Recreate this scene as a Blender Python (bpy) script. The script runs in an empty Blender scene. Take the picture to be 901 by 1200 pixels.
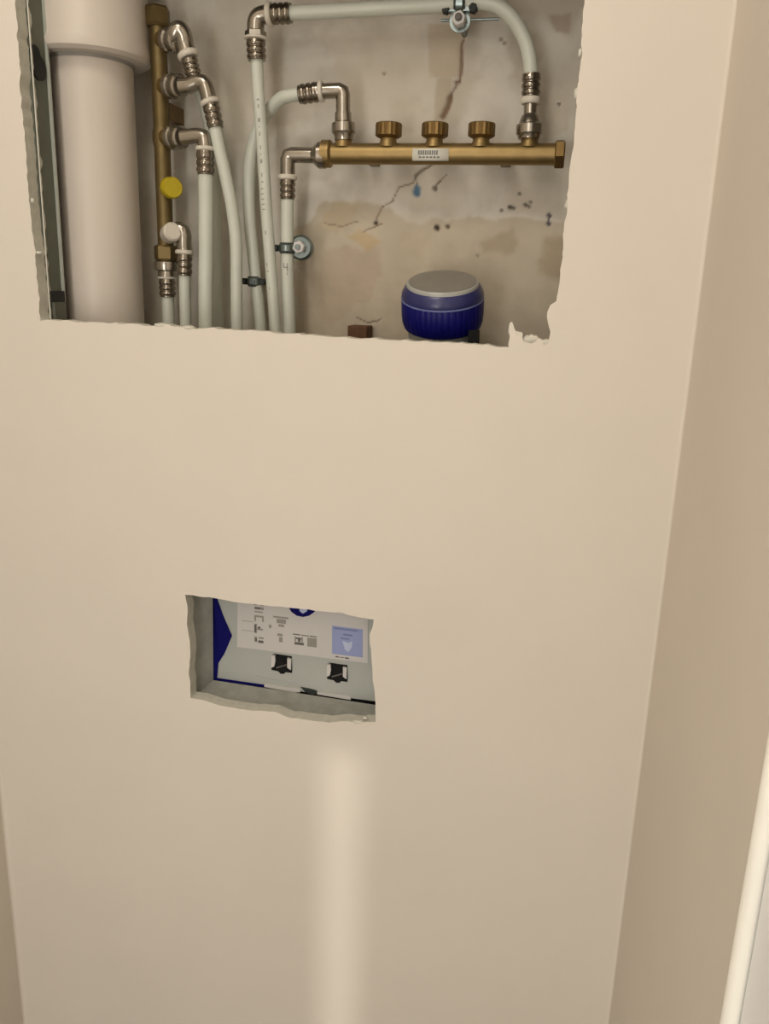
import bpy, bmesh, math, random
import numpy as np
from mathutils import Vector, Matrix, noise
random.seed(7)
S = bpy.context.scene
COL = S.collection
# ---------------------------------------------------------------- camera (frame 901x1200)
F = 969.1; D = 0.97; EYE = 1.45
ax = Vector((5350, -430, 969.1)).normalized()          # world X (right along the wall) in camera axes
az = Vector((113, 3590, 969.1)).normalized()           # world Z (up) in camera axes
ay = az.cross(ax).normalized(); az = ax.cross(ay).normalized()
ROT = Matrix((ax, ay, az))                             # camera -> world
CAM = Vector((0, -D, EYE))
cd = bpy.data.cameras.new('camera'); cam = bpy.data.objects.new('camera', cd); COL.objects.link(cam)
cd.lens = F * 36 / 1200; cd.sensor_width = 36; cd.clip_start = 0.01
cam.matrix_world = Matrix.Translation(CAM) @ ROT.to_4x4(); S.camera = cam
def P(px, py, y):
    d = ROT @ Vector((px - 450.5, 600 - py, -F))
    return CAM + d * ((y + D) / d.y)
# ---------------------------------------------------------------- world, lights, exposure
w = bpy.data.worlds.new('world'); S.world = w; w.use_nodes = True
w.node_tree.nodes['Background'].inputs[0].default_value = (0.80, 0.90, 1.0, 1)
w.node_tree.nodes['Background'].inputs[1].default_value = 0.6
S.view_settings.view_transform = 'Standard'; S.view_settings.look = 'None'
S.view_settings.exposure = 0.04; S.view_settings.gamma = 1; S.view_settings.use_curve_mapping = False
def area(name, loc, target, sx, sy, power, color, spec=1.0):
    l = bpy.data.lights.new(name, 'AREA'); l.shape = 'RECTANGLE'; l.size = sx; l.size_y = sy
    l.energy = power; l.color = color; l.specular_factor = spec
    o = bpy.data.objects.new(name, l); COL.objects.link(o); o.location = loc
    d = Vector(target) - Vector(loc)
    o.rotation_euler = d.to_track_quat('-Z', 'Y').to_euler(); return o
area('ceiling_lamp', (-0.42, -0.75, 2.46), (-0.25, -0.60, 0), 0.36, 0.36, 5.0, (1.0, 0.92, 0.80))
area('rear_fill', (-0.35, -1.8, 2.46), (-0.1, -1.1, 0.6), 0.50, 0.50, 4.0, (1.0, 0.94, 0.85))  # added fill from behind the camera, no visible source
area('upper_fill', (-0.30, -2.18, 2.05), (-0.2, 0, 1.2), 0.7, 0.5, 4.5, (1.0, 0.965, 0.92))  # added frontal fill high at the rear; the wall there has no window
area('left_fill', (-0.49, -2.18, 0.95), (-0.1, 0, 0.9), 0.32, 1.3, 13.0, (1.0, 0.965, 0.92))  # tall fill added at rear left to brighten the front and right walls
sl = bpy.data.lights.new('sun', 'SUN'); sl.energy = .75; sl.angle = math.radians(1.3); sl.color = (1.0, 0.95, 0.86)
so = bpy.data.objects.new('sun', sl); COL.objects.link(so); so.rotation_euler = Vector((0.0, math.cos(math.radians(22)), -math.sin(math.radians(22)))).to_track_quat('-Z', 'Y').to_euler()
# ---------------------------------------------------------------- materials
def lin(c): return tuple((v / 255 / 12.92) if v / 255 <= .04045 else ((v / 255 + .055) / 1.055) ** 2.4 for v in c) + (1,)
def mat(name, rgb, rough=.5, metal=0, var=.06, vscale=30, bump=0, bscale=200, coat=0, coat_r=.1, attr=None, spec=.5, bdist=.001):
    m = bpy.data.materials.new(name); m.use_nodes = True; nt = m.node_tree; N = nt.nodes; L = nt.links
    b = N['Principled BSDF']; b.inputs['Roughness'].default_value = rough; b.inputs['Metallic'].default_value = metal
    b.inputs['Specular IOR Level'].default_value = spec
    b.inputs['Coat Weight'].default_value = coat; b.inputs['Coat Roughness'].default_value = coat_r
    tc = N.new('ShaderNodeTexCoord'); n = N.new('ShaderNodeTexNoise'); n.inputs['Scale'].default_value = vscale
    n.inputs['Detail'].default_value = 5; L.new(tc.outputs['Object'], n.inputs['Vector'])
    mr = N.new('ShaderNodeMapRange'); mr.inputs[1].default_value = .3; mr.inputs[2].default_value = .7
    mr.inputs[3].default_value = 1 - var; mr.inputs[4].default_value = 1 + var; L.new(n.outputs['Fac'], mr.inputs[0])
    mx = N.new('ShaderNodeMix'); mx.data_type = 'RGBA'; mx.blend_type = 'MULTIPLY'; mx.inputs[0].default_value = 1
    if attr:
        a = N.new('ShaderNodeAttribute'); a.attribute_name = attr; L.new(a.outputs['Color'], mx.inputs[6])
    else: mx.inputs[6].default_value = lin(rgb)
    L.new(mr.outputs[0], mx.inputs[7]); L.new(mx.outputs[2], b.inputs['Base Color'])
    if bump:
        n2 = N.new('ShaderNodeTexNoise'); n2.inputs['Scale'].default_value = bscale; n2.inputs['Detail'].default_value = 6
        L.new(tc.outputs['Object'], n2.inputs['Vector'])
        bp = N.new('ShaderNodeBump'); bp.inputs['Strength'].default_value = bump; bp.inputs['Distance'].default_value = bdist
        L.new(n2.outputs['Fac'], bp.inputs['Height']); L.new(bp.outputs[0], b.inputs['Normal'])
    return m
M = {}
M['paint'] = mat('primed plaster', (220, 212, 200), .62, var=.025, vscale=4, bump=.12, bscale=7, bdist=.002, spec=.3)
M['sidepaint'] = mat('painted side wall', (214, 205, 192), .6, var=.02, vscale=5, bump=.2, bscale=60)
M['edge'] = mat('cut plaster edge', (206, 203, 190), .9, var=.08, vscale=120, bump=.6, bscale=300)
M['core'] = mat('grey board core', (158, 158, 150), .9, var=.10, vscale=60, bump=.5, bscale=250)
M['back'] = mat('old wall', (200, 190, 170), .85, var=.05, vscale=25, bump=.5, bscale=120, attr='Col')
M['stud'] = mat('galvanised steel', (104, 107, 94), .55, metal=.25, var=.10, vscale=40)
M['studlip'] = mat('bright steel lip', (190, 194, 184), .35, metal=.4, var=.06, vscale=60)
M['black'] = mat('black rubber and hole dark', (12, 12, 13), .6)
M['hole'] = mat('dark void', (6, 6, 8), .9)  # near-black for the shade in gaps and slots, also the black catch
M['waste'] = mat('grey plastic waste pipe', (206, 196, 184), .42, var=.02, vscale=9)
M['pipe'] = mat('white composite pipe', (198, 201, 189), .35, var=.03, vscale=30)
M['print'] = mat('grey print', (112, 114, 112), .7)
M['brass'] = mat('brass', (146, 124, 82), .45, metal=.85, var=.12, vscale=50, bump=.15, bscale=200)
M['brassd'] = mat('dull brass', (124, 100, 60), .42, metal=.8, var=.15, vscale=50, bump=.15, bscale=200)
M['brassv'] = mat('olive brass', (112, 96, 62), .5, metal=.75, var=.15, vscale=50, bump=.15, bscale=200)  # darker, more olive brass for the upright manifold
M['nickel'] = mat('nickel plated brass', (160, 153, 141), .22, metal=.92, var=.06, vscale=60)
M['sleeve'] = mat('steel press sleeve', (140, 132, 120), .2, metal=.95, var=.06, vscale=60)
M['ring'] = mat('clear plastic ring', (205, 198, 184), .4, var=.04)
M['zinc'] = mat('zinc plated steel', (120, 130, 128), .28, metal=.85, var=.12, vscale=90)
M['rubber'] = mat('clamp rubber lining', (40, 46, 44), .7)
M['yellow'] = mat('yellow plastic', (176, 156, 20), .5)
M['blue'] = mat('dark blue plastic', (8, 10, 96), .42, var=.08, vscale=40, spec=.3)
M['bluerim'] = mat('blue rim with painted sheen', (44, 47, 96), .3, var=.1, vscale=60)  # lighter grey-blue puts the rim highlight into the colour
M['greylid'] = mat('grey lid', (134, 130, 122), .4, var=.06, vscale=50)
M['clear'] = mat('milky plastic base', (170, 170, 165), .35, var=.06)
M['wood'] = mat('brown wood', (96, 66, 44), .8, var=.25, vscale=80)
M['label'] = mat('paper label', (214, 212, 200), .6, var=.02)
M['panel'] = mat('cistern panel', (176, 179, 173), .5, var=.03, vscale=20)
M['sticker'] = mat('white sticker', (206, 203, 199), .45, var=.015)
M['navy'] = mat('navy print', (8, 7, 92), .7, var=.06, spec=.15)
M['lilac'] = mat('pale blue print', (150, 160, 204), .45, var=.02)
M['lilacd'] = mat('blue grey print', (112, 120, 168), .5)
M['lilacw'] = mat('pale print', (188, 198, 226), .5)
M['greyprint'] = mat('warm grey print', (150, 146, 138), .6)
M['greydark'] = mat('dark grey print', (96, 92, 88), .6)
M['white'] = mat('white lacquer', (236, 236, 236), .35, var=.01, vscale=6)
M['bead'] = mat('white corner bead', (250, 248, 238), .5, var=.02)
M['floor'] = mat('grey screed', (150, 146, 140), .8, var=.1, vscale=8)
M['ceil'] = mat('ceiling paint', (225, 218, 205), .8, var=.02)
# ---------------------------------------------------------------- mesh helpers
def link(name, me, m, parent=None):
    o = bpy.data.objects.new(name, me); COL.objects.link(o)
    if m is not None:
        me.materials.append(M[m] if isinstance(m, str) else m)
    if parent is not None: o.parent = parent
    return o
def mesh(name, vs, fs, m, parent=None, smooth=False):
    me = bpy.data.meshes.new(name); me.from_pydata([tuple(v) for v in vs], [], fs); me.update()
    bm = bmesh.new(); bm.from_mesh(me); bmesh.ops.recalc_face_normals(bm, faces=bm.faces); bm.to_mesh(me); bm.free()
    if smooth:
        for p in me.polygons: p.use_smooth = True
        if smooth is not True: me.set_sharp_from_angle(angle=smooth)
    return link(name, me, m, parent)
def tag(o, label=None, cat=None, group=None, kind=None):
    for k, v in (('label', label), ('category', cat), ('group', group), ('kind', kind)):
        if v: o[k] = v
    return o
def thing(name, label, cat, group=None):
    o = bpy.data.objects.new(name, None); COL.objects.link(o); o.empty_display_size = .02
    return tag(o, label, cat, group)
def box(name, a, b, m, parent=None):
    x0, y0, z0 = a; x1, y1, z1 = b
    vs = [(x, y, z) for z in (z0, z1) for y in (y0, y1) for x in (x0, x1)]
    return mesh(name, vs, [(0,1,3,2),(4,6,7,5),(0,4,5,1),(2,3,7,6),(0,2,6,4),(1,5,7,3)], m, parent)
def prism(name, pts, y, th, m, parent=None):
    """pixel outline laid on the vertical plane at depth y, real thickness th towards the room"""
    n = len(pts); f = [P(px, py, y) for px, py in pts]
    vs = [Vector((p.x, y, p.z)) for p in f] + [Vector((p.x, y - th, p.z)) for p in f]
    fs = [tuple(range(n)), tuple(range(2*n-1, n-1, -1))] + [(i, (i+1) % n, n+(i+1) % n, n+i) for i in range(n)]
    return mesh(name, vs, fs, m, parent)
def smoothpath(pts, sub=8):
    raw = [Vector(p) for p in pts]; out = []; pts = raw[:2]
    for p in raw[2:]:      # keep the spline from overshooting where a long straight run follows short spans
        g = (pts[-1]-pts[-2]).length; d = p-pts[-1]
        while d.length > 2.5*g:
            pts.append(pts[-1]+d.normalized()*g*1.8); g *= 1.8; d = p-pts[-1]
        pts.append(p)
    for i in range(len(pts)-1):
        p0 = pts[max(i-1, 0)]; p1 = pts[i]; p2 = pts[i+1]; p3 = pts[min(i+2, len(pts)-1)]
        for k in range(sub):
            t = k/sub
            out.append(.5*((2*p1)+(p2-p0)*t+(2*p0-5*p1+4*p2-p3)*t*t+(3*p1-p0-3*p2+p3)*t**3))
    out.append(pts[-1]); return out
def sweepdata(path, radii, seg=20, roll=0):
    vs = []; fs = []; t0 = (path[1]-path[0]).normalized()
    up = Vector((0, 1, 0)) if abs(t0.y) < .9 else Vector((1, 0, 0))
    nrm = (up - t0*up.dot(t0)).normalized()
    for i, p in enumerate(path):
        t = (path[min(i+1, len(path)-1)] - path[max(i-1, 0)])
        if t.length < 1e-9: t = t0.copy()
        t.normalize(); nrm = (nrm - t*nrm.dot(t)).normalized(); bn = t.cross(nrm)
        for k in range(seg):
            a = 2*math.pi*k/seg + roll
            vs.append(p + (nrm*math.cos(a) + bn*math.sin(a))*radii[i])
    for i in range(len(path)-1):
        for k in range(seg):
            k2 = (k+1) % seg; fs.append((i*seg+k, i*seg+k2, (i+1)*seg+k2, (i+1)*seg+k))
    fs.append(tuple(range(seg-1, -1, -1))); fs.append(tuple(range((len(path)-1)*seg, len(path)*seg)))
    return vs, fs
def tube(name, pts, r, m, parent=None, seg=20, sub=8):
    path = smoothpath(pts, sub) if sub else [Vector(p) for p in pts]
    vs, fs = sweepdata(path, [r]*len(path), seg); return mesh(name, vs, fs, m, parent, math.radians(50))
def lathe(name, a, b, prof, m, parent=None, seg=24, roll=0, sm=35):
    """prof: (t along a->b, radius)"""
    a = Vector(a); b = Vector(b); d = b-a
    path = [a + d*t for t, _ in prof]; vs = []; fs = []
    t = d.normalized(); up = Vector((0, 1, 0)) if abs(t.y) < .9 else Vector((1, 0, 0))
    n = (up-t*up.dot(t)).normalized(); bn = t.cross(n)
    for p, (_, r) in zip(path, prof):
        for k in range(seg):
            an = 2*math.pi*k/seg+roll; vs.append(p + (n*math.cos(an)+bn*math.sin(an))*max(r, 1e-5))
    for i in range(len(prof)-1):
        for k in range(seg):
            k2 = (k+1) % seg; fs.append((i*seg+k, i*seg+k2, (i+1)*seg+k2, (i+1)*seg+k))
    fs.append(tuple(range(seg-1, -1, -1))); fs.append(tuple(range((len(prof)-1)*seg, len(prof)*seg)))
    return mesh(name, vs, fs, m, parent, math.radians(sm))
def hexnut(name, a, b, r, m, parent=None):
    return lathe(name, a, b, [(0, r*.88), (.12, r), (.88, r), (1, r*.88)], m, parent, seg=6, roll=.26, sm=20)
def sleeve(a, b, r, parent):      # pressed steel sleeve with three ridges
    prof = [(0, r)]
    for k in range(3):
        c = .2+.3*k; prof += [(c-.1, r), (c-.05, r*1.06), (c+.05, r*1.06), (c+.1, r), (c+.13, r*.94), (c+.17, r*.94)]
    prof = [p for p in prof if p[0] < .98] + [(1, r)]
    return lathe('press_sleeve', a, b, prof, 'sleeve', parent)
def collar(a, b, r, parent):
    return lathe('collar', a, b, [(0, r*.9), (.25, r), (.75, r), (1, r*.9)], 'ring', parent, seg=20)
def px2r(w, y): return w/2*(D+y)/F*1.0
def PP(lst, y):      # (px,py[,depth])
    return [P(q[0], q[1], q[2] if len(q) > 2 else y) for q in lst]
def down(p, z=0.0): return Vector((p.x, p.y, z))

# ---------------------------------------------------------------- room shell
YB = 0.205                                   # old wall behind the cavity
XR = P(757, 850, 0).x; XL = P(12, 1030, 0).x
YE = -0.47                                   # the right wall ends here
print('XL', XL, 'XR', XR)
OUT1 = [(8,-150),(16,-20),(19,20),(22,60),(24,110),(30,170),(33,220),(37,260),(41,300),(44,330),(46,360),(47,376),
 (60,375),(100,378),(150,379),(175,382),(190,380),(225,385),(245,384),(270,386),(300,388),(340,391),(380,394),(430,397),(470,399),(520,401),(560,404),(596,407),
 (597,379),(600,377),(604,388),(608,389),(612,390),(613,400),(617,396),(622,392),(629,395),(636,399),(643,398),(645,388),(642,378),(641,366),(645,357),(652,353),
 (656,326),(659,296),(661,260),(665,239),(667,200),(670,180),(674,144),(677,99),(681,69),(682,30),(685,0),(700,-150)]
OUT2 = [(217,697),(246,700),(278,706),(315,710),(338,712),(373,716),(402,718),(413,722),(438,726),(436.6,735),(433,743),(435,767),(436.6,790),(438,804),(440,824),(440,846),
 (422,847),(405,845),(385,847),(362,844),(336,840),(321,834),(300,833),(281,831),(258,827),(237,820),(223,818),(223,801),(221,790),(223,770),(222.5,752),(219,732),(220,715)]
def jag(pts, amp, step=5.0, keep=()):
    out = []; n = len(pts)
    for i in range(n):
        a = pts[i]; b = pts[(i+1) % n]; L = math.hypot(b[0]-a[0], b[1]-a[1]); k = max(1, int(L/step))
        for j in range(k):
            t = j/k; x = a[0]+(b[0]-a[0])*t; y = a[1]+(b[1]-a[1])*t
            s = 0 if j == 0 else 1
            nx = -(b[1]-a[1])/L; ny = (b[0]-a[0])/L
            d = (noise.noise(Vector((x*.09, y*.09, 1.3)))*1.3+noise.noise(Vector((x*.31, y*.31, 7)))) * amp * s
            out.append((x+nx*d, y+ny*d))
    return out
J1 = jag(OUT1, 1.3); J2 = jag(OUT2, .6)
BT = 0.020
def slab_with_holes(name, loops, y0, y1, m):
    cu = bpy.data.curves.new(name, 'CURVE'); cu.dimensions = '2D'; cu.fill_mode = 'BOTH'; cu.extrude = (y1-y0)/2
    for lp in loops:
        sp = cu.splines.new('POLY'); sp.points.add(len(lp)-1); sp.use_cyclic_u = True
        for k, (x, z) in enumerate(lp): sp.points[k].co = (x, z, 0, 1)
    tmp = bpy.data.objects.new('tmp', cu); COL.objects.link(tmp)
    dg = bpy.context.evaluated_depsgraph_get(); me = bpy.data.meshes.new_from_object(tmp.evaluated_get(dg))
    bpy.data.objects.remove(tmp); bpy.data.curves.remove(cu)
    me.name = name; me.materials.clear()
    # curve plane (x,y)->(x,z), curve z -> -y
    yc = (y0+y1)/2
    for v in me.vertices: x, z, q = v.co; v.co = (x, yc - q, z)
    return link(name, me, m)
H1 = [(p.x, p.z) for p in PP(J1, 0)]; H2 = [(p.x, p.z) for p in PP(J2, 0)]
wf = slab_with_holes('wall_front', [[(XL, 0), (XR, 0), (XR, 2.5), (XL, 2.5)], H1, H2], 0.0, BT, 'paint')
wf.data.materials.append(M['edge'])
for p in wf.data.polygons:
    if abs(p.normal.y) < .5: p.material_index = 1
tag(wf, kind='structure')

def strip(name, front, y0, y1, width, amp, m, parent, seed, closed=False):
    """ragged rim of plaster lying just behind / on the cut edge: front outline px at depth y0"""
    vs = []; fs = []
    for i, (px, py) in enumerate(front):
        p = P(px, py, y0)
        e = noise.noise(Vector((px*.12, py*.12, seed)))*amp + width
        vs += [p, Vector((p.x, y1+e, p.z))]
    for i in range(len(front)-1): fs.append((2*i, 2*i+1, 2*i+3, 2*i+2))
    o = mesh(name, vs, fs, m, parent)
    md = o.modifiers.new('thick', 'SOLIDIFY'); md.thickness = .0015; md.offset = 0
    return o

# ragged plaster lumps left on the cut edges of the front wall
def lump(px, py, y, s, m='edge', sc=(1, 1, 1)):
    c = P(px, py, y); bm = bmesh.new(); bmesh.ops.create_icosphere(bm, subdivisions=2, radius=s)
    sd = random.random()*50
    for v in bm.verts:
        d = v.co.normalized(); k = 1+.45*noise.noise(d*1.8+Vector((sd, 0, 0)))
        v.co = Vector((d.x*sc[0], d.y*sc[1], d.z*sc[2]))*s*k
    me = bpy.data.meshes.new('plaster_crumb'); bm.to_mesh(me); bm.free()
    for p in me.polygons: p.use_smooth = True
    o = link('plaster_crumb', me, m, wf); o.location = c; return o
for px, py, s, sc in [(599,386,.004,(.8,1,2.2)), (606,392,.0045,(1.4,1,.8)), (622,398,.006,(1.6,1,.9)), (640,401,.005,(1.2,1,.7)),
                      (646,372,.0035,(.8,1,2.0)), (647,384,.0035,(.8,1,1.6)), (648,360,.004,(1,1,1)), (420,845,.005,(1.8,1,.5)), (428,841,.003,(1.2,1,.8)),
                      (45,296,.004,(1.6,1,.5)), (190,381,.005,(2.4,1,.5)), (221,384,.005,(1.8,1,.6)), (118,379,.004,(2.5,1,.4)),
                      (676,110,.004,(.8,1,1.8)), (680,62,.003,(.8,1,1.6)), (664,240,.003,(.7,1,2)), (420,398,.003,(2.4,1,.5)), (352,393,.003,(2,1,.5)),
                      (26,173,.0025,(1,1,1)), (34,250,.003,(.8,1,1.5)), (38,235,.0025,(1,1,1.3)), (520,402,.003,(2.5,1,.5)), (600,402,.004,(1.2,1,.8))]:
    lump(px, py, .004, s, 'edge', sc)

# old plaster wall behind the cavity, dense where it shows
def dense(a, b, lo, hi, n):
    return sorted(set([a] + [lo+(hi-lo)*i/n for i in range(n+1)] + [b]))
pa = P(-10, -170, YB); pb = P(760, 480, YB)
xs = dense(XL-.02, XR+.12, pa.x, pb.x, 380); zs = dense(0, 2.5, pb.z, pa.z, 330)
def xz(px, py): p = P(px, py, YB); return (p.x, p.z)
X, Z = np.meshgrid(np.array(xs), np.array(zs)); Hh = np.zeros_like(X)
base = np.array(lin((208, 202, 190))[:3]); C = np.ones(X.shape+(3,))*base
def mixc(mask, rgb):
    global C
    c = np.array(lin(rgb)[:3]); C = C*(1-mask[..., None]) + c*mask[..., None]
def fbm(sc, sd, oct=4):
    out = np.zeros_like(X)
    for j in range(X.shape[0]):
        for i in range(X.shape[1]):
            out[j, i] = noise.fractal(Vector((X[j, i]*sc, Z[j, i]*sc, sd)), 1.0, 2.0, oct)
    return out
n1 = fbm(9, 3.1, 5); n2 = fbm(40, 8.2, 3)
def ss(a, b, v): t = np.clip((v-a)/(b-a), 0, 1); return t*t*(3-2*t)
def patch(pts, rgb, soft=.004, wob=.006, op=1, h=0):
    # polygon mask with noisy edge
    q = np.array([xz(*p) for p in pts]); XX = X+n2*wob*.6+n1*wob*.5; ZZ = Z+n1*wob-n2*wob*.4
    inside = np.zeros(X.shape, bool); dist = np.full(X.shape, 9.0)
    for i in range(len(q)):
        x1, z1 = q[i]; x2, z2 = q[(i+1) % len(q)]
        cond = ((z1 > ZZ) != (z2 > ZZ)) & (XX < (x2-x1)*(ZZ-z1)/((z2-z1) or 1e-9)+x1); inside ^= cond
        dx, dz = x2-x1, z2-z1; t = np.clip(((XX-x1)*dx+(ZZ-z1)*dz)/(dx*dx+dz*dz), 0, 1)
        dist = np.minimum(dist, np.hypot(XX-x1-t*dx, ZZ-z1-t*dz))
    sd = np.where(inside, dist, -dist); mk = ss(-soft, soft, sd)*op
    if rgb: mixc(mk, rgb)
    global Hh
    Hh = Hh + h*mk
def line(pts, wpx, rgb, h=-.002, op=1, wob=.002):
    global Hh
    q = [xz(*p) for p in pts]; wd = wpx*.5*.0012; dist = np.full(X.shape, 9.0)
    XX = X+n2*wob; ZZ = Z-n2*wob
    for (x1, z1), (x2, z2) in zip(q, q[1:]):
        dx, dz = x2-x1, z2-z1; t = np.clip(((XX-x1)*dx+(ZZ-z1)*dz)/(dx*dx+dz*dz), 0, 1)
        dist = np.minimum(dist, np.hypot(XX-x1-t*dx, ZZ-z1-t*dz))
    mk = ss(wd*1.5, wd*.5, dist)*op; mixc(mk, rgb); Hh += h*mk
mixc(ss(-.05, .45, n1)*.35, (178, 164, 142)); mixc(ss(.1, .6, n2)*.2, (172, 160, 142))
patch([(350,262),(385,236),(430,238),(470,250),(560,262),(672,262),(672,420),(345,420)], (180, 165, 140), .004, .020, .65, -.001)
patch([(372,268),(392,236),(425,238),(412,262),(395,272)], (186, 170, 142), .003, .008, .7, .0012)
patch([(560,285),(600,275),(600,298),(565,300)], (150, 132, 104), .006, .012, .5)
patch([(635,285),(662,280),(660,330),(632,320)], (146, 126, 98), .008, .012, .55)
patch([(365,300),(440,290),(450,330),(400,380),(370,370)], (178, 160, 138), .006, .02, .6)
patch([(408,278),(420,268),(446,284),(430,296)], (188, 166, 130), .003, .008, .8, .0008)
patch([(502,28),(545,26),(543,60),(536,88),(502,90)], (190, 174, 152), .0015, .002, .8)
patch([(512,90),(530,88),(526,136),(508,150)], (178, 164, 140), .002, .004, .6)
patch([(470,-10),(700,-10),(672,40),(630,30),(560,22)], (160, 142, 120), .008, .012, .45)
patch([(640,22),(668,16),(668,40),(650,37)], (146, 122, 100), .003, .008, .5, -.001)
patch([(585,40),(628,50),(630,110),(600,100)], (184, 172, 154), .006, .02, .6)
patch([(380,40),(500,30),(500,160),(420,150)], (204, 193, 176), .006, .02, .6)
patch([(420,205),(520,200),(600,215),(500,235),(430,225)], (208, 199, 182), .008, .02, .5)
patch([(600,195),(665,195),(660,260),(600,250)], (196, 186, 168), .008, .02, .5)
patch([(250,-5),(300,-5),(300,180),(255,180)], (192, 184, 166), .008, .02, .5)
patch([(640,110),(668,105),(664,150),(646,160)], (198, 188, 170), .003, .01, .8, .001)
line([(543,46),(540,70),(538,96)], 2.6, (126, 102, 82), -.003)
line([(538,96),(533,94),(536,99),(530,108),(526,120)], 2.2, (130, 106, 86), -.003)
line([(527,113),(525,124),(519,136)], 5.5, (134, 112, 92), -.004)
line([(512,186),(498,197),(487,207)], 3, (136, 120, 104), -.003)
line([(487,207),(485,214),(468,220),(460,236),(448,242),(440,258)], 1.8, (148, 132, 114), -.002)
line([(487,207),(489,222)], 1.5, (120, 116, 108), -.002)
line([(522,206),(510,220)], 2.4, (134, 120, 106), -.002)
line([(643,250),(643,264)], 2.6, (92, 88, 96), -.0015, 1, .0005)
line([(447,262),(438,266),(425,272)], 1.4, (140, 122, 104), -.001)
line([(380,262),(400,266),(420,260)], 1.4, (150, 134, 112), -.001)
line([(418,372),(432,380),(446,374)], 1.4, (120, 106, 92), -.001)
for px, py, r_, c in [(440,261,3.0,(70,58,46)), (512,267,3.6,(60,50,42)), (525,266,2.8,(96,84,72)), (488,226,4.6,(84,116,140)),(489,221,4.0,(90,124,146)),
                     (510,221,3,(110,98,86)), (598,243,3,(86,80,70)), (602,244,2.2,(80,74,66)), (616,240,2.4,(100,92,80)), (609,227,1.8,(110,104,92)), (588,247,2,(116,108,98)),
                     (643,252,2.6,(80,78,86)), (643,262,2.6,(82,80,88)), (654,122,3.4,(214,206,192)), (655,122,1.6,(90,80,70)), (586,45,2,(150,140,126)), (591,50,2,(146,136,124)),
                     (133,90,2,(110,105,95)), (450,86,2,(150,136,120)), (620,242,1.8,(100,90,80)), (622,237,1.6,(110,100,90)), (560,300,1.8,(150,140,126))]:
    line([(px-.6, py-.4), (px+.6, py+.5)], r_*1.6, c, -.0015, 1, .002)
nz, nx = X.shape; verts = np.stack([X, YB - Hh*1.0 + n2*.0008 + n1*.0012, Z], -1).reshape(-1, 3)
idx = np.arange(nz*nx).reshape(nz, nx)
faces = np.stack([idx[:-1, :-1], idx[:-1, 1:], idx[1:, 1:], idx[1:, :-1]], -1).reshape(-1, 4)
me = bpy.data.meshes.new('wall_back'); me.from_pydata(verts.tolist(), [], faces.tolist())
at = me.color_attributes.new('Col', 'FLOAT_COLOR', 'POINT'); at.data.foreach_set('color', np.concatenate([C.reshape(-1, 3), np.ones((nz*nx, 1))], 1).ravel())
for p in me.polygons: p.use_smooth = True
wb = link('wall_back', me, 'back'); tag(wb, kind='structure')

tag(box('wall_left', (XL-.1, -2.2, 0), (XL, YB+.06, 2.5), 'sidepaint'), kind='structure')
tag(box('wall_right', (XR, YE, 0), (XR+.1, YB+.06, 2.5), 'sidepaint'), kind='structure')
tag(box('floor', (XL-.1, -2.2, -.05), (XR+.6, YB+.06, 0), 'floor'), kind='structure')
tag(box('ceiling', (XL-.1, -2.2, 2.5), (XR+.6, YB+.06, 2.55), 'ceil'), kind='structure')
# unseen rear wall; the gap beside an added slab shapes the sun stripe
YR = -2.2; gx = P(399, 1000, 0).x; gt = P(400, 858, 0).z + 2.2*math.tan(math.radians(22))
tag(box('wall_rear', (XL-.1, YR-.08, gt), (XR+.6, YR, 2.55), 'sidepaint'), kind='structure')
tag(box('wall_rear_left', (XL-.1, YR-.08, -.05), (gx-.029, YR, gt), 'sidepaint'), kind='structure')
tag(box('rear_gap_slab', (gx+.029, YR-.05, -.05), (XR+.6, YR, gt), 'sidepaint'), kind='structure')
tag(box('wall_right_rear', (XR+.5, YR, 0), (XR+.6, -1.2, 2.5), 'sidepaint'), kind='structure')
tag(box('wall_right_inner', (XR+.05, -1.32, 0), (XR+.6, -1.2, 2.5), 'sidepaint'), kind='structure')
tag(box('wall_right_upper', (XR+.05, -1.25, 0), (XR+.1, YE, 2.5), 'sidepaint'), kind='structure')
# soft plaster coves where the side walls meet the front wall
def cove(name, x, sgn, r):
    n = 10; vs = []; fs = []
    for z in (0, 2.5):
        vs.append((x+sgn*.001, .001, z))
        for k in range(n+1):
            a = math.pi/2*k/n; vs.append((x-sgn*r*(1-math.sin(a)), -r*(1-math.cos(a)), z))
    for k in range(1, n+1): fs.append((k, k+1, n+3+k, n+2+k))
    fs += [tuple(range(n+2)), tuple(range(2*n+3, n+1, -1)), (0, 1, n+3, n+2), (0, n+2, 2*n+3, n+1)]
    o = mesh(name, vs, fs, 'paint', None, math.radians(30)); tag(o, kind='structure'); return o
cove('trim_2', XR, 1, .004); cove('trim_3', XL, -1, .005)
# rounded bead on the end of the right wall and the white door standing beyond it
tag(lathe('trim_1', (XR+.003, YE-.004, 0), (XR+.003, YE-.004, 2.5), [(0, .007), (1, .007)], 'bead', None, 16), kind='structure')
dr = box('door_1', (XR+.006, -1.3, .01), (XR+.046, YE-.012, 2.1), 'white'); tag(dr, kind='structure')
dr.data.materials[0] = M['white']

# ---------------------------------------------------------------- steel stud down the left side of the cavity
st = thing('metal_stud', 'galvanised steel stud with a bright lip behind the left cut edge', 'stud')
def studx(y): return P(47, 376, BT).x
sx = P(53, 376, BT+.0).x - .0045
ptop, pbot = P(17, -170, .03), P(58, 376, .03)
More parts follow.
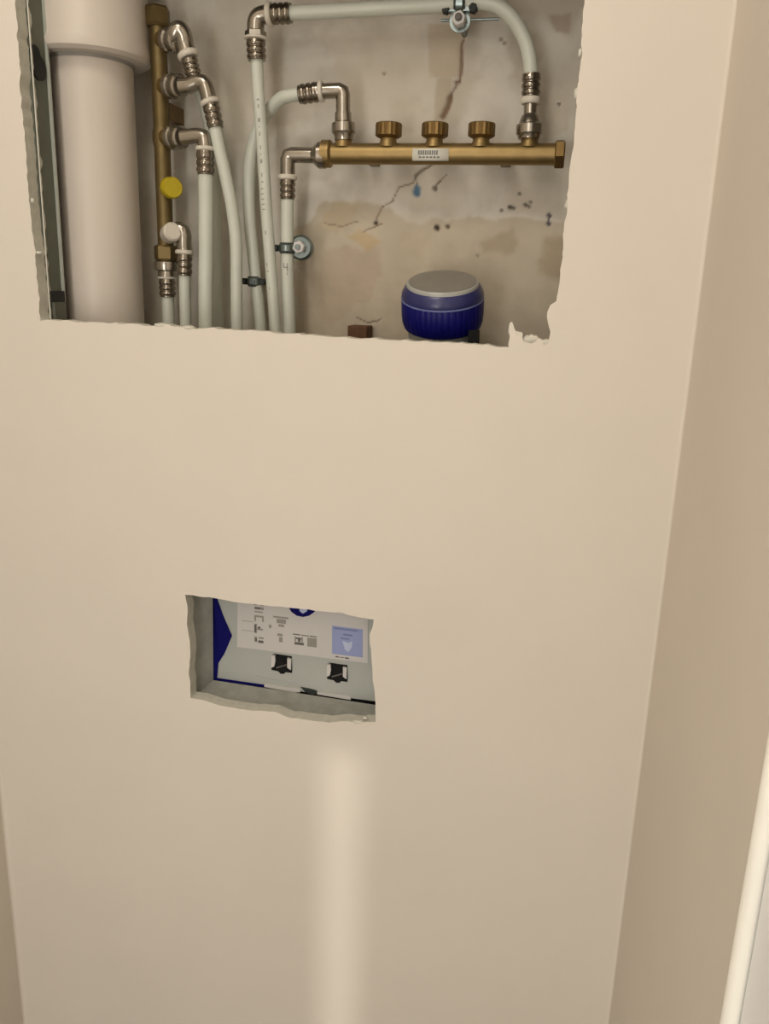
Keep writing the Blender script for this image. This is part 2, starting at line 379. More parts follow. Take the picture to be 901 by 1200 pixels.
# the stud leans very slightly so follow the cut: two section points
def quadslab(name, pts, th, m, parent):   # pts: 4 corners (3D), thickness along -x
    vs = [Vector(p) for p in pts] + [Vector(p)-Vector((th, 0, 0)) for p in pts]
    return mesh(name, vs, [(0,1,2,3),(7,6,5,4),(0,4,5,1),(1,5,6,2),(2,6,7,3),(3,7,4,0)], m, parent)
yl = .052
xa = P(76, 375, yl).x - .002; 
quadslab('web', [(xa-.001, BT+.001, .35), (xa, yl, .35), (xa, yl, 2.2), (xa-.001, BT+.001, 2.2)], .0015, 'stud', st)
box('flange', (xa-.0415, BT+.0005, .35), (xa-.0012, BT+.0025, 2.2), 'stud', st)
box('lip', (xa-.0015, yl, .35), (xa+.0035, yl+.003, 2.2), 'studlip', st)
zc = P(38, 75, .035).z
lathe('hole_disc', (xa-.002, .036, zc-.004), (xa+.0012, .036, zc-.004), [(0, .0145), (1, .0145)], 'black', st, 20)  # black discs stand in for the dark punched hole in the stud
lathe('hole_disc', (xa-.002, .030, zc+.010), (xa+.0013, .030, zc+.010), [(0, .0095), (1, .0095)], 'black', st, 20)
zk = P(66, 341, .04).z; zk2 = P(66, 354, .04).z
box('clip', (xa-.003, BT+.002, zk2), (xa+.004, yl+.001, zk), 'black', st)
box('foot_bracket', (xa+.0005, BT+.006, zk2-.06), (xa+.005, yl+.001, zk2), 'stud', st)
# ragged plaster smear on the stud
fr = []
for i in range(110):
    py = -165 + i*5; fr.append(py)
vs = []; fs = []
zt, zb = ptop.z, P(50, 377, BT).z
n = 120
for i in range(n+1):
    z = zb + (zt-zb)*i/n
    e = .001 + .006*max(0, noise.noise(Vector((z*45, 0, 2)))) + .004*noise.noise(Vector((z*110, 0, 5)))
    vs += [(xa+.0005, BT, z), (xa+.0005, BT+.002+e, z), (xa+.0022, BT, z), (xa+.0015, BT+.002+e*.9, z)]
for i in range(n):
    a = 4*i; b = a+4; fs += [(a, a+1, b+1, b), (a+2, b+2, b+3, a+3), (a+1, a+3, b+3, b+1), (a, b, b+2, a+2)]
mesh('plaster_smear', vs, fs, 'edge', wf)

# ---------------------------------------------------------------- waste pipe
wp = thing('waste_pipe', 'wide pale grey plastic waste pipe with a socket joint at the left', 'pipe')
yw = .128
cl = P(107, 370, yw); rw = .054
cx = P(164, 370, yw).x - rw
top = P(110, 74, yw).z
lathe('lower_pipe', (cx, yw, 0), (cx, yw, top+.05), [(0, rw), (1, rw)], 'waste', wp, 64)
rs = P(170, 74, yw).x - cx
L_ = 2.3-top
lathe('socket', (cx, yw, top), (cx, yw, 2.3), [(0, rs*.93), (.004/L_, rs*1.0), (.010/L_, rs*1.012), (.017/L_, rs*1.0), (.02/L_, rs*.985), (1, rs*.985)], 'waste', wp, 64)
lathe('seal_ring', (cx, yw, top-.004), (cx, yw, top+.001), [(0, rw*1.02), (1, rw*1.05)], 'greyprint', wp, 64)

# ---------------------------------------------------------------- vertical brass manifold
ym = .150
vm = thing('brass_manifold', 'upright brass manifold with a hexagonal top beside the wide waste pipe', 'manifold')
a0 = P(183, 28, ym); a1 = P(195, 300, ym); a0.x = a1.x = (a0.x+a1.x)/2+.001
R1 = .0108
lathe('body', (a1.x, ym, a1.z), (a0.x, ym, a0.z), [(0, R1), (1, R1)], 'brassv', vm, 28)
hexnut('hex_cap', (a0.x, ym, a0.z-.004), (a0.x, ym, P(183, 8, ym).z), .0165, 'brassv', vm)
lathe('tee_band', (a0.x, ym, P(190, 150, ym).z), (a0.x, ym, P(190, 172, ym).z), [(0, R1*1.02), (.3, R1*1.15), (.7, R1*1.15), (1, R1*1.02)], 'brassv', vm)
box('wall_bracket', (a0.x-.008, ym+.01, P(190, 128, ym).z-.01), (a0.x+.008, YB+.002, P(190, 128, ym).z+.01), 'brassd', vm)
for k, (px, py) in enumerate([(188, 47), (191, 101), (193, 161)]):
    c = Vector((a0.x, ym, P(px, py, ym).z)); tip = P(px+22, py-1, ym-.022)
    tip.z = P(px+20, py, ym-.022).z; d = (tip-c)
    lathe('outlet', c+d*.15, c+d*.75, [(0, .011), (1, .011)], 'brass', vm)
    lathe('union_nut', c+d*.42, c+d*.95, [(0, .0135), (.08, .0155), (.35, .0155), (.42, .0135), (.55, .0135), (.62, .0145), (.92, .0145), (1, .012)], 'nickel', vm)
yc_ = P(202, 220, ym-.016)
yt = lathe('yellow_cap', P(198, 220, ym-.008), P(203, 220, ym-.024), [(0, .0125), (.2, .0138), (.85, .0138), (1, .012)], 'yellow', vm, 24)
hexnut('bottom_nut', (a0.x, ym, a1.z+.014), (a0.x, ym, a1.z-.006), .0165, 'brassv', vm)
lathe('air_vent_knob', P(196, 276, ym-.006), P(203, 271, ym-.028), [(0, .010), (.3, .0125), (.9, .0125), (1, .010)], 'ring', vm)

GP = 'white composite water pipes in the upper opening'
def pipe_thing(label): return thing('water_pipe', label, 'pipe', GP)
# A: below the manifold
A = pipe_thing('short white pipe coming straight out of the bottom of the upright manifold')
q0 = Vector((a0.x, ym, a1.z-.006)); 
zt = lambda py: P(195, py, ym).z
lathe('union_nut', q0, (q0.x, ym, zt(324)), [(0, .013), (.1, .017), (.35, .0175), (.6, .0165), (.68, .012), (.8, .0125), (1, .0125)], 'nickel', A)
collar((q0.x, ym, zt(324)), (q0.x, ym, zt(327)), .0125, A)
sleeve((q0.x, ym, zt(327)), (q0.x, ym, zt(348)), .0108, A)
tube('tube', [(q0.x, ym, zt(340)), (q0.x, ym, .6), (q0.x+.01, ym, 0)], .0085, 'pipe', A, sub=3)
# B
B = pipe_thing('short white pipe under a bent nickel elbow, second from the waste pipe')
yb = ym-.012
tube('elbow', [P(204,272,ym-.004), P(208,269,yb), P(213,270,yb), P(215.5,276,yb), P(215.5,284,yb), P(216,295,yb)], .0102, 'nickel', B)
collar(P(216,293,yb), P(216,298,yb), .0125, B); sleeve(P(216,298,yb), P(216,323,yb), .0102, B)
e = P(216.5,345,yb); tube('tube', [P(216,316,yb), e, down(P(217,400,yb), .9), down(P(217,400,yb), 0)], .0078, 'pipe', B, sub=4)
# C: third outlet
Cc = pipe_thing('straight white pipe falling from the lowest side outlet of the upright manifold')
yc = ym-.025
tube('elbow', [P(213,161,yc), P(222,160,yc), P(232,159,yc), P(238.5,161,yc), P(240,168,yc), P(240.5,174,yc)], .0095, 'nickel', Cc)
collar(P(240.5,172,yc), P(240.6,177,yc), .0128, Cc); sleeve(P(240.6,177,yc), P(241,205,yc), .0112, Cc)
tube('tube', [P(241,198,yc), P(241.5,280,yc), P(241,370,yc), down(P(241,400,yc), .8), down(P(241,400,yc), 0)], .0098, 'pipe', Cc, sub=5)
# D: second outlet
Dd = pipe_thing('white pipe slanting right from the middle side outlet then falling straight')
yd = ym-.022
tube('elbow', [P(211,101,yd), P(222,100,yd), P(232,96,yd), P(239,98,yd), P(242,105,yd), P(244,113,yd), P(246,122,yd)], .0098, 'nickel', Dd)
collar(P(245,117,yd), P(247,123,yd), .0125, Dd); sleeve(P(247,123,yd), P(253,150,yd), .0102, Dd)
tube('tube', [P(251,143,yd), P(256,170,yd), P(264,205,yd), P(272,245,yd), P(276.5,285,yd), P(277,330,yd), P(277.5,385,yd), down(P(278,400,yd), .8), down(P(278,400,yd), 0)], .0080, 'pipe', Dd, sub=6)
# E: top outlet, runs behind D
E = pipe_thing('thin white pipe from the topmost side outlet, half hidden behind its neighbours')
ye = ym-.018
tube('elbow', [P(201,47,ye), P(205,40,ye-.004), P(210,35,ye-.004), P(214.5,41,ye-.002), P(217,52,ye), P(219.5,62,ye)], .0112, 'nickel', E)
collar(P(219,61,ye), P(221.5,68,ye), .0135, E); sleeve(P(221.5,68,ye), P(227,88,ye+.004), .0098, E)
yq = ym+.020
tube('tube', [P(225,82,ye+.004), P(230,97,ye+.018), P(241,128,yq), P(249,175,yq), P(252.5,230,yq), P(254,300,yq), P(254.5,390,yq), down(P(254.5,400,yq), .8), down(P(254.5,400,yq), 0)], .0078, 'pipe', E, sub=6)
# F: first outlet of the horizontal manifold, curving behind G
yh = .150
yf = yh+.016
Ff = pipe_thing('white pipe arching left from the first outlet and passing behind a taller pipe')
tube('elbow', [P(402,142,yh), P(402,111,yh), P(401.4,107.6,yh), P(398.5,106,yh), P(377,107,yh)], .0092, 'nickel', Ff, sub=0)
lathe('union_nut', P(403,165,yh), P(402,132,yh), [(0, .0115), (.2, .0125), (.3, .0155), (.62, .015), (.68, .011), (1, .0105)], 'nickel', Ff)
collar(P(379,107,yh), P(374,107.5,yh), .0128, Ff); sleeve(P(374,107.5,yh), P(351,111,yh), .0115, Ff)
tube('tube', [P(358,110,yh), P(340,112,yh), P(326,118,yh+.006), P(308,140,yf), P(297,168,yf+.006), P(292,205,yf+.006), P(292.5,255,yf), P(298,310,yf), P(303,355,yf), P(306,395,yf), down(P(306,410,yf), .8), down(P(306,410,yf), 0)], .0082, 'pipe', Ff, sub=6)
# G: tall pipe, elbow at the top, long run and drop to the last outlet
yg = yh-.012
G = pipe_thing('long white pipe looping over the horizontal manifold from a top left elbow')
tube('elbow', [P(299.5,50,yg), P(299.5,38,yg), P(300,26,yg), P(303,20,yg), P(309,17.5,yg), P(318,16.5,yg)], .0108, 'nickel', G)
hexnut('elbow_nut', P(299.5,36,yg), P(299.5,46,yg), .0135, 'nickel', G)
collar(P(299.5,43,yg), P(299.5,47,yg), .0145, G); sleeve(P(299.5,47,yg), P(301,71,yg), .0116, G)
collar(P(313,17,yg), P(319,16.5,yg), .0145, G); sleeve(P(319,16.5,yg), P(341,15.3,yg), .0116, G)
tube('tube', [P(300.5,62,yg), P(303,110,yg), P(308,180,yg), P(312,245,yg), P(317,310,yg), P(321,365,yg), P(323,400,yg), down(P(324,412,yg), .8), down(P(324,412,yg), 0)], .0078, 'pipe', G, sub=6)
tube('tube', [P(332,15.8,yg), P(380,13.3,yg), P(440,10,yg), P(500,7,yg+.006), P(545,4,yg+.01), P(570,3.5,yh), P(588,10,yh), P(604,26,yh), P(616,50,yh), P(621,72,yh), P(622.5,94,yh)], .0086, 'pipe', G, sub=8)
sleeve(P(622.5,87,yh), P(622,114,yh), .0108, G); collar(P(622,114,yh), P(621.5,122,yh), .0125, G)
lathe('union_nut', P(621.5,122,yh), P(620,163,yh), [(0, .008), (.28, .008), (.34, .0105), (.55, .0135), (.6, .0165), (.85, .0165), (.9, .0145), (1, .0135)], 'nickel', G)
# H: left end of the horizontal manifold
Hp = pipe_thing('white pipe falling from the left end elbow of the horizontal manifold')
lathe('union_nut', P(381,182,yh), P(360,182,yh), [(0, .0165), (.35, .0165), (.45, .0145), (.75, .0085), (1, .0085)], 'nickel', Hp, 18)
tube('elbow', [P(366,182,yh), P(342,181.5,yh), P(338.2,182.6,yh), P(337,186.5,yh), P(337,206,yh)], .0098, 'nickel', Hp, sub=0)
collar(P(337,205,yh), P(337,211,yh), .0128, Hp); sleeve(P(337,211,yh), P(337,234,yh), .0098, Hp)
tube('tube', [P(337,226,yh), P(336.5,270,yh), P(337,330,yh), P(339,385,yh), down(P(340,400,yh), .8), down(P(340,400,yh), 0)], .0086, 'pipe', Hp, sub=5)

# printed marks along two of the pipes
def marks(path, r, parent, y):
    vs = []; fs = []
    for k, (px, py, w_, h_) in enumerate(path):
        c = P(px, py, y) + Vector((0, -r*1.0, 0)); s = .0012
        x0, x1, z0, z1 = -w_*s/2, w_*s/2, -h_*s/2, h_*s/2; b = len(vs)
        for yy in (0.0006, -.0002):
            vs += [c+Vector((x0, yy, z0)), c+Vector((x1, yy, z0)), c+Vector((x1, yy, z1)), c+Vector((x0, yy, z1))]
        fs += [(b, b+1, b+2, b+3), (b+7, b+6, b+5, b+4), (b, b+4, b+5, b+1), (b+1, b+5, b+6, b+2), (b+2, b+6, b+7, b+3), (b+3, b+7, b+4, b)]
    tag(mesh('printed_marking', vs, fs, 'greyprint', parent), kind='stuff')
marks([(304.5+i*.43, 118+i*8, 1.2+1.2*(i % 3 == 0), 1.5+2.5*(i % 2)) for i in range(13) if i % 4 != 2] + [(309.3+i*.45, 222+i*6, 3.2, 1.1) for i in range(5)] + [(313.5, 273, 1.4, 4), (315, 310, 1, 3), (315.8, 318, 3, 1), (318, 338, 1, 3)], .0078, G, yg)
mk = marks([(335, 311, 1.1, 5), (337, 313.5, 4.5, 1.1), (338.6, 313.5, 1.1, 9), (338.6, 321, 1, 3)], .0086, Hp, yh)

# ---------------------------------------------------------------- horizontal brass manifold
hm = thing('brass_manifold', 'long horizontal brass manifold with three capped outlets and a paper label', 'manifold')
b0 = P(378, 182, yh); b1 = P(652, 179, yh); b1.z = b0.z = (b0.z+b1.z)/2
RB = .0128
lathe('body', b0, b1, [(0, RB*1.32), (.035, RB*1.32), (.045, RB), (1, RB)], 'brass', hm, 28)
hexnut('end_cap', (b1.x-.002, yh, b1.z), (P(662, 178, yh).x, yh, b1.z), .0175, 'brassd', hm)
def stub(px, cap):
    t = P(px, 168, yh).x; z0 = b0.z+RB*.6
    ztop = P(px, 160, yh).z
    lathe('outlet', (t, yh, z0), (t, yh, ztop), [(0, .0135), (.25, .0125), (.55, .0105), (1, .0105)], 'brass', hm)
    if cap:
        zc0 = P(px, 163, yh).z; zc1 = P(px, 144.5, yh).z
        # ribbed screw cap
        vs = []; fs = []; ng = 36
        rr = [(zc0, .010), (zc0+.002, .0138), (zc0+.0035, .0163), (zc1-.001, .0163), (zc1, .0155)]
        for z, r in rr:
            for k in range(ng):
                q = r*(1+(.035 if k % 2 and .012 < r else 0)); a = 2*math.pi*k/ng; vs.append((t+q*math.cos(a), yh+q*math.sin(a), z))
        for i in range(len(rr)-1):
            for k in range(ng): fs.append((i*ng+k, i*ng+(k+1) % ng, (i+1)*ng+(k+1) % ng, (i+1)*ng+k))
        fs += [tuple(range(ng)), tuple(range((len(rr)-1)*ng, len(rr)*ng))]
        mesh('screw_cap', vs, fs, 'brassd', hm)
for px, c in [(402.5, 0), (455, 1), (509, 1), (563.5, 1), (620.5, 0)]: stub(px, c)
for px in (430, 590):
    t = P(px, 180, yh).x; box('wall_bracket', (t-.006, yh+.008, b0.z-.008), (t+.006, YB+.002, b0.z+.008), 'brassd', hm)
# curved paper label wrapped on the front
xl0, xl1 = P(483, 184, yh-RB).x, P(525.5, 184, yh-RB).x
vs = []; fs = []; nn = 10
for k in range(nn+1):
    a = math.radians(-38 + 76*k/nn)
    for r in (RB+.0006, RB+.0001):
        for xx in (xl0, xl1): vs.append((xx, yh-r*math.cos(a), b0.z-.0015+r*math.sin(a)))
for k in range(nn):
    b = 4*k; fs += [(b, b+1, b+5, b+4), (b+2, b+6, b+7, b+3), (b, b+4, b+6, b+2), (b+1, b+3, b+7, b+5)]
fs += [(0, 2, 3, 1), (4*nn, 4*nn+1, 4*nn+3, 4*nn+2)]
lb = mesh('label', vs, fs, 'label', hm, True)
vs = []; fs = []
def mark_on_label(u0, u1, v0, v1):
    b = len(vs); X0 = xl0+(xl1-xl0)*u0; X1 = xl0+(xl1-xl0)*u1
    for r in (RB+.0009, RB+.0004):
        for (xx, v) in ((X0, v0), (X1, v0), (X1, v1), (X0, v1)):
            a = math.radians(-38+76*v); vs.append((xx, yh-r*math.cos(a), b0.z-.0015+r*math.sin(a)))
    fs.extend([(b, b+1, b+2, b+3), (b+7, b+6, b+5, b+4), (b, b+4, b+5, b+1), (b+1, b+5, b+6, b+2), (b+2, b+6, b+7, b+3), (b+3, b+7, b+4, b)])
for k in range(9):
    u = .16+k*.062; mark_on_label(u, u+.045, .42, .72); 
for k in range(6): mark_on_label(.18+k*.1, .25+k*.1, .22, .32)
tag(mesh('print', vs, fs, 'print', lb), kind='stuff')

# ---------------------------------------------------------------- pipe clamps
def clamp(px, py, y, r, horizontal, label, plate=None):
    t = thing('pipe_clamp', label, 'clamp', 'steel clamps holding the water pipes')
    c = P(px, py, y); w_ = .0055
    d = Vector((w_, 0, 0)) if horizontal else Vector((0, 0, w_))
    lathe('band', c-d, c+d, [(0, r+.0015), (.15, r+.003), (.85, r+.003), (1, r+.0015)], 'zinc', t, 28)
    lathe('rubber_lining', c-d*1.25, c+d*1.25, [(0, r+.0012), (1, r+.0012)], 'rubber', t, 28)
    if horizontal:
        for s in (-1, 1):
            pass
    return t, c
k1, c = clamp(336.5, 291, yh, .0086, False, 'steel clamp with a round screw plate on the pipe below the left end elbow')
s = Vector((.0155, 0, 0))
box('ear', (c.x-.0175, c.y-.003, c.z-.0045), (c.x-.0095, c.y+.003, c.z+.0045), 'zinc', k1)
hexnut('ear_bolt', (c.x-.0145, c.y-.011, c.z), (c.x-.0145, c.y+.004, c.z), .0042, 'rubber', k1)
q = P(352, 290, yh)
lathe('screw_plate', (q.x-.0005, c.y+.010, q.z), (q.x-.0005, c.y+.002, q.z), [(0, .0165), (.7, .0165), (1, .0135)], 'zinc', k1, 24)
hexnut('hex_nut', (q.x-.001, c.y+.003, q.z), (q.x-.001, c.y-.008, q.z), .0085, 'sticker', k1)
lathe('threaded_rod', (q.x-.001, c.y-.013, q.z), (q.x-.001, YB+.001, q.z), [(0, .0035), (1, .0035)], 'zinc', k1)
k2, c = clamp(298.5, 330, yf, .0082, False, 'small dark steel clamp low on the pipe behind the tall one')
for s_ in (-1, 1):
    box('ear', (c.x+s_*.0095-.003, c.y-.004, c.z-.004), (c.x+s_*.0095+.003+.002*s_, c.y+.003, c.z+.004), 'rubber', k2)
    hexnut('ear_bolt', (c.x+s_*.0135, c.y-.009, c.z), (c.x+s_*.0135, c.y+.003, c.z), .0045, 'rubber', k2)
box('stem', (c.x-.003, c.y+.006, c.z-.003), (c.x+.003, YB+.001, c.z+.003), 'zinc', k2)
hexnut('front_screw', (c.x+.001, c.y-.013, c.z), (c.x+.001, c.y-.006, c.z), .004, 'zinc', k2)
k3, c = clamp(539, 4.5, yg+.0095, .0086, True, 'steel clamp and bolt gripping the top run of pipe near its bend')
for s_ in (-1, 1):
    hexnut('ear_bolt', (c.x+s_*.0165, c.y-.008, c.z-.006), (c.x+s_*.0165, c.y+.005, c.z-.006), .0055, 'rubber', k3)
box('ear', (c.x-.019, c.y-.006, c.z-.0095), (c.x+.019, c.y+.004, c.z-.0035), 'zinc', k3)
q = P(537.5, 21, yg)
hexnut('hex_nut', (q.x, c.y+.004, q.z), (q.x, c.y-.012, q.z), .0088, 'sticker', k3)
lathe('screw_end', (q.x, c.y-.010, q.z), (q.x, c.y-.016, q.z), [(0, .0042), (.8, .0042), (1, .003)], 'greydark', k3)
lathe('washer', (q.x, c.y+.007, q.z), (q.x, c.y+.003, q.z), [(0, .0125), (1, .0125)], 'zinc', k3, 24)
box('bracket', (q.x-.008, c.y+.004, q.z-.004), (q.x+.008, c.y+.007, c.z), 'zinc', k3)
r0 = P(517, 24, yg+.02); r1 = P(585, 23, yg+.02)
lathe('rail', (r0.x, r0.y, r0.z), (r1.x, r0.y, r0.z), [(0, .0016), (1, .0016)], 'zinc', k3)
lathe('threaded_rod', (q.x, c.y, q.z), (q.x, YB+.001, q.z), [(0, .0035), (1, .0035)], 'zinc', k3)

# ---------------------------------------------------------------- blue cap
yb_ = .105
bc = thing('meter_housing', 'dark blue ribbed round cap with a grey lid at the sill of the upper opening', 'cap')
ctr = P(518.5, 362, yb_); tilt = math.radians(19)
upv = Vector((0, -math.sin(tilt), math.cos(tilt)))
k_ = (D+yb_)/F
Rr = 47*k_*1.0
def cap_lathe(name, prof, m, seg=64, rib=0):
    n_ = Vector((1, 0, 0)); b_ = upv.cross(n_); vs = []; fs = []
    for h, r in prof:
        for k in range(seg):
            a = 2*math.pi*k/seg; q = r*(1-(rib if (k % 4) == 0 else 0)); vs.append(ctr+upv*h+(n_*math.cos(a)+b_*math.sin(a))*q)
    for i in range(len(prof)-1):
        for k in range(seg): fs.append((i*seg+k, i*seg+(k+1) % seg, (i+1)*seg+(k+1) % seg, (i+1)*seg+k))
    fs += [tuple(range(seg)), tuple(range((len(prof)-1)*seg, len(prof)*seg))]
    return mesh(name, vs, fs, m, bc, math.radians(30))
h = 33*k_
cap_lathe('ribbed_ring', [(-h*.62, Rr*.90), (-h*.57, Rr*.945), (-h*.40, Rr*.985), (-h*.15, Rr), (h*.36, Rr*1.0), (h*.40, Rr*.99)], 'blue', 160, .014)
cap_lathe('upper_rim', [(h*.44, Rr*.99), (h*.50, Rr*.995), (h*.62, Rr*.985), (h*.82, Rr*.90), (h*.86, Rr*.86)], 'bluerim')
cap_lathe('lid_edge', [(h*.84, Rr*.87), (h*.93, Rr*.86), (h*.97, Rr*.83), (h*.97, Rr*.80)], 'clear')
cap_lathe('lid', [(h*.93, Rr*.82), (h*.99, Rr*.81), (h*1.03, Rr*.60), (h*1.05, Rr*.2)], 'greylid')
cap_lathe('base', [(-h*1.35, Rr*.82), (-h*.61, Rr*.86)], 'clear')
cap_lathe('rim_line', [(h*.39, Rr*.98), (h*.40, Rr*1.005), (h*.44, Rr*1.005), (h*.45, Rr*.98)], 'lilacd')
lathe('meter_body', (ctr.x, yb_+.012, 0.9), (ctr.x, yb_+.012, ctr.z-h*1.2), [(0, .018), (.5, .018), (.8, .026), (1, .030)], 'brassd', bc)
lathe('riser', (ctr.x, yb_+.012, 0), (ctr.x, yb_+.012, .91), [(0, .012), (1, .012)], 'brassd', bc)
kx = P(555, 389, yb_-.03)
box('black_catch', (kx.x-.006, yb_-.036, kx.z-.03), (kx.x+.006, yb_-.012, kx.z+.002), 'hole', bc)

# brown block by the sill
wbq = P(423, 388, .19)
wk = box('wooden_block', (wbq.x-.0135, .165, wbq.z-.02), (wbq.x+.0135, YB-.001, wbq.z+.008), 'wood')
tag(wk, 'small brown wooden block sticking out of the old wall left of the blue cap', 'block')
wk.modifiers.new('b', 'BEVEL').width = .001

# ---------------------------------------------------------------- lower opening: lining and cistern
YC = .062
In = [(249,668), (250,797), (446,827), (446,690)]
inn = [P(px, py, YC) for px, py in In]
fo = [P(219, 690, BT+.0005), P(223, 819, BT+.0005), P(443, 848, BT+.0005), P(443, 716, BT+.0005)]
# box the front outline a bit outside the cut
f2 = [Vector((fo[0].x-.001, BT+.0005, fo[0].z+.03)), Vector((fo[1].x-.001, BT+.0005, fo[1].z-.001)), Vector((fo[2].x+.004, BT+.0005, fo[2].z-.001)), Vector((fo[3].x+.004, BT+.0005, fo[3].z+.03))]
lf = thing('opening_lining', 'grey lining box around the small lower opening in front of the cistern', 'lining')
nm = ['side_board', 'bottom_board', 'side_board', 'top_board']
cen = sum(f2, Vector())/4
for i in range(4):
    j = (i+1) % 4; a, b = f2[i], f2[j]; c_, d_ = inn[j].copy(), inn[i].copy()
    off = {0: Vector((-.010, 0, 0)), 1: Vector((0, 0, -.010)), 2: Vector((.010, 0, 0)), 3: Vector((0, 0, .010))}[i]
    q = [a, b, c_, d_]; vs = q + [v+off for v in q]
    mesh(nm[i], vs, [(0,1,2,3),(7,6,5,4),(0,4,5,1),(1,5,6,2),(2,6,7,3),(3,7,4,0)], 'core', lf)
ci = thing('concealed_cistern', 'grey concealed cistern with stickers and two black slots behind the small opening', 'cistern')
def bot(px, d=0): return 797 + (px-250)*(827-797)/196 + d
yp = YC+.004
prism('front_panel', [(236,640), (252,bot(252,-4)), (310,bot(310,-5)), (365,bot(365,-3.5)), (460,bot(460,-6)), (460,660)], yp+.003, .003, 'panel', ci)
tank = box('tank', (P(236,700,.07).x, yp+.006, .35), (P(470,700,.07).x, .111, P(300,620,.07).z), 'hole', ci);  # tank coloured near-black so the gap below the panel looks dark
s1 = prism('left_arrow', [(247,660), (247,bot(247,-2)), (254.5,bot(254,-3)), (256,777), (263,766), (272,745), (262,722), (254,700), (246,668)], yp-.0004, .0008, 'navy', ci)
prism('bottom_gap_strip', [(250,bot(250,-3.5)), (250,bot(250,-.5)), (311,bot(311,-1.5)), (311,bot(311,-4))], yp+.0004, .0012, 'navy', ci)  # navy strip drawn for the dark gap along the panel bottom
prism('bottom_trim', [(310,bot(310,-5)), (310,bot(310,-1.8)), (344,bot(344,-.4)), (352,bot(352,-2)), (352,bot(352,-6))], yp+.0, .0016, 'sticker', ci)
prism('bottom_trim', [(372,bot(372,-5)), (372,bot(372,-2.5)), (411,bot(411,-2)), (411,bot(411,-6.5))], yp+.0, .0016, 'sticker', ci)
prism('slot', [(352,bot(352,-8)), (357,bot(357,-3)), (366,bot(366,-1)), (372,bot(372,-3)), (371,bot(371,-6.5)), (364,bot(364,-7.5))], yp-.0003, .0006, 'rubber', ci)  # flat dark patch in place of a shaded recess
stk = prism('sticker', [(279,660), (278,758), (431,777), (431,690)], yp-.0003, .0005, 'sticker', ci)
def pr(name, pts, m, d=.0009): return prism(name, pts, yp-d+.0003, .0003, m, stk)
arc = [(355+19*math.cos(a), 703+20*math.sin(a)) for a in [math.pi*k/16*2 for k in range(16)]]
pr('blue_disc', arc, 'navy'); 
pr('disc_mark', [(351,716), (355,719), (360,716), (358,706), (352,706)], 'lilacw', .0013)
def uv(u, v):    # sticker coords: u px right, v px down following the panel slope
    return (u, v + (u-340)*.125)
def rect(u0, v0, u1, v1, sk=0): return [uv(u0, v0), uv(u0+sk, v1), uv(u1+sk, v1), uv(u1, v0)]
def prints(name, rects, m, d=.0009):
    vs = []; fs = []
    for rc in rects:
        b = len(vs)
        for yy in (yp-d+.0003, yp-d):
            for (px, py) in rc: p = P(px, py, yp-d); vs.append((p.x, yy, p.z))
        fs += [(b, b+1, b+2, b+3), (b+7, b+6, b+5, b+4), (b, b+4, b+5, b+1), (b+1, b+5, b+6, b+2), (b+2, b+6, b+7, b+3), (b+3, b+7, b+4, b)]
    return tag(mesh(name, vs, fs, m, stk), kind='stuff')
prints('blue_square', [rect(389,727,425,760)], 'lilac')
prints('square_heading', [rect(391,729,419,730.4), rect(402,735,413,736.6), rect(399,740,409,741.2)], 'lilacd', .0013)
prints('square_figure', [[uv(401,743), uv(404,753), uv(408,756), uv(408,745)], [uv(408,745), uv(408,756), uv(412,750), uv(413,742)]], 'lilacw', .0013)
prints('small_print', [rect(393,762,397,763.5), rect(398,762.4,403,763.2), rect(404,762.2,409,763.8), rect(343,742,352,743.2), rect(353,742.2,362,743.2), rect(363,742,371,743.2)], 'greydark')
prints('pictogram', [rect(345,751.5,356,754.5), rect(347,746,353,748), rect(349,748,352,751)], 'greydark')
prints('pictogram', [rect(345,745,347,751), rect(353,745,355,751), rect(360,744.5,371,755)], 'greyprint')
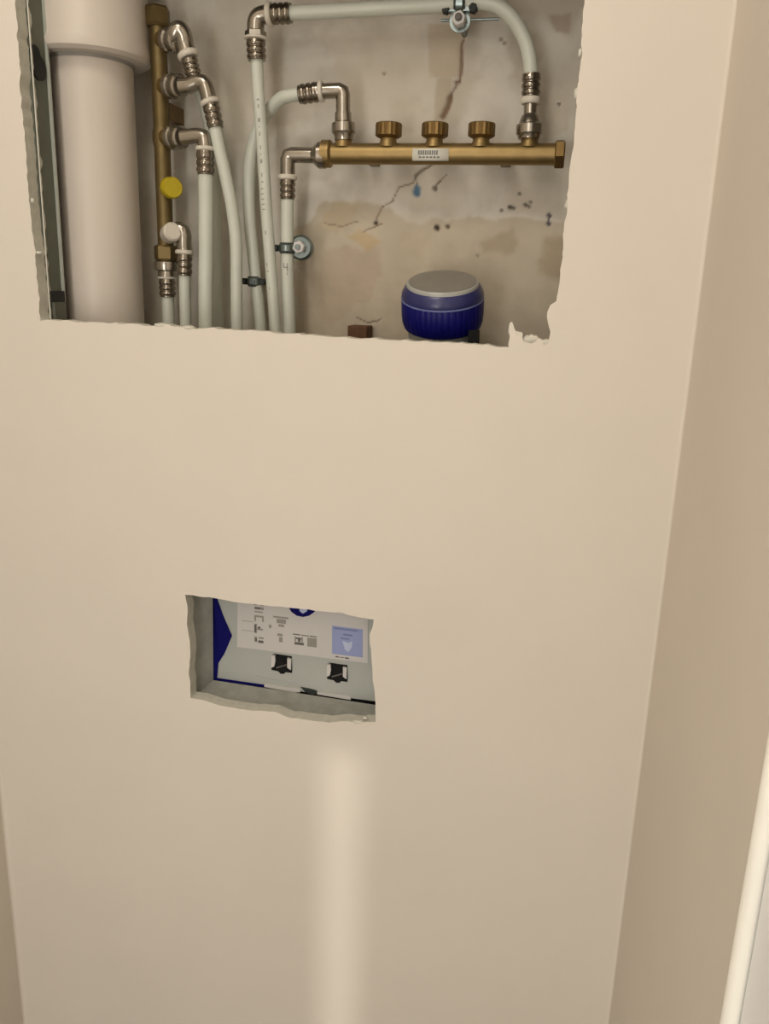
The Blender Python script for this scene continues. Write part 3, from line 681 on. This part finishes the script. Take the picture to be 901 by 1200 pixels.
g = [(298,705,308,708), (297,709,301,714), (304,709,309,714), (298,716,309,719), (298,721,308,722.5), (298,726,309,728), (298,728,300,733), (307,728,309,733),
     (298,736,301,747), (301,741,308,743), (298,751,301,757), (303,751,309,753), (302,755,309,758)]
prints('drawing_column', [rect(*r) for r in g], 'greyprint')
prints('drawing_detail', [rect(300,706,303,708), rect(301,710,303,713), rect(299,717,305,718.5), rect(298,737,300,746), rect(302,739,305,741), rect(299,753,301,757), rect(303,755,308,757.5)], 'greydark', .0013)
prints('faint_lines', [rect(283,734,297,734.7), rect(283,745,297,745.6), rect(320,724,338,726), rect(324,727,335,732), rect(326,733,333,736), rect(315,735,318,739), rect(325,744,331,747), rect(327,748,331,754)], 'greyprint')
# shade inside the two slots as flat near-black patches, with white bracket sides
for cx_, cy_ in ((330, 776), (395, 786.5)):
    cl_ = prism('slot_shade', [(cx_-9,cy_-10), (cx_-10,cy_+4), (cx_-12,cy_+7), (cx_-11.5,cy_+9), (cx_-4,cy_+10.5), (cx_-1,cy_+13.5), (cx_+3,cy_+13.5), (cx_+5,cy_+11.5), (cx_+12,cy_+12.5), (cx_+12.5,cy_+8), (cx_+12,cy_-7)], yp-.0003, .0006, 'hole', ci)
    prism('clip_side', [(cx_-11,cy_-9), (cx_-11.5,cy_+5), (cx_-8,cy_+4), (cx_-6.5,cy_-2), (cx_-7,cy_-9)], yp-.0005, .004, 'sticker', cl_)
    prism('clip_side', [(cx_+7.5,cy_-6), (cx_+7.5,cy_+5), (cx_+11.5,cy_+8), (cx_+12,cy_-5)], yp-.0005, .004, 'sticker', cl_)
    prism('clip_tongue', [(cx_-6,cy_+5.5), (cx_-6,cy_+7), (cx_+6,cy_+3.5), (cx_+6,cy_+2)], yp-.0005, .0012, 'greydark', cl_)
# thin moulded line low on the panel
prism('moulded_rib', [(300,bot(300,-13)), (302,bot(302,-11.6)), (346,bot(346,-9.6)), (346,bot(346,-10.6))], yp, .0006, 'panel', ci)
print('objects', len(bpy.data.objects))
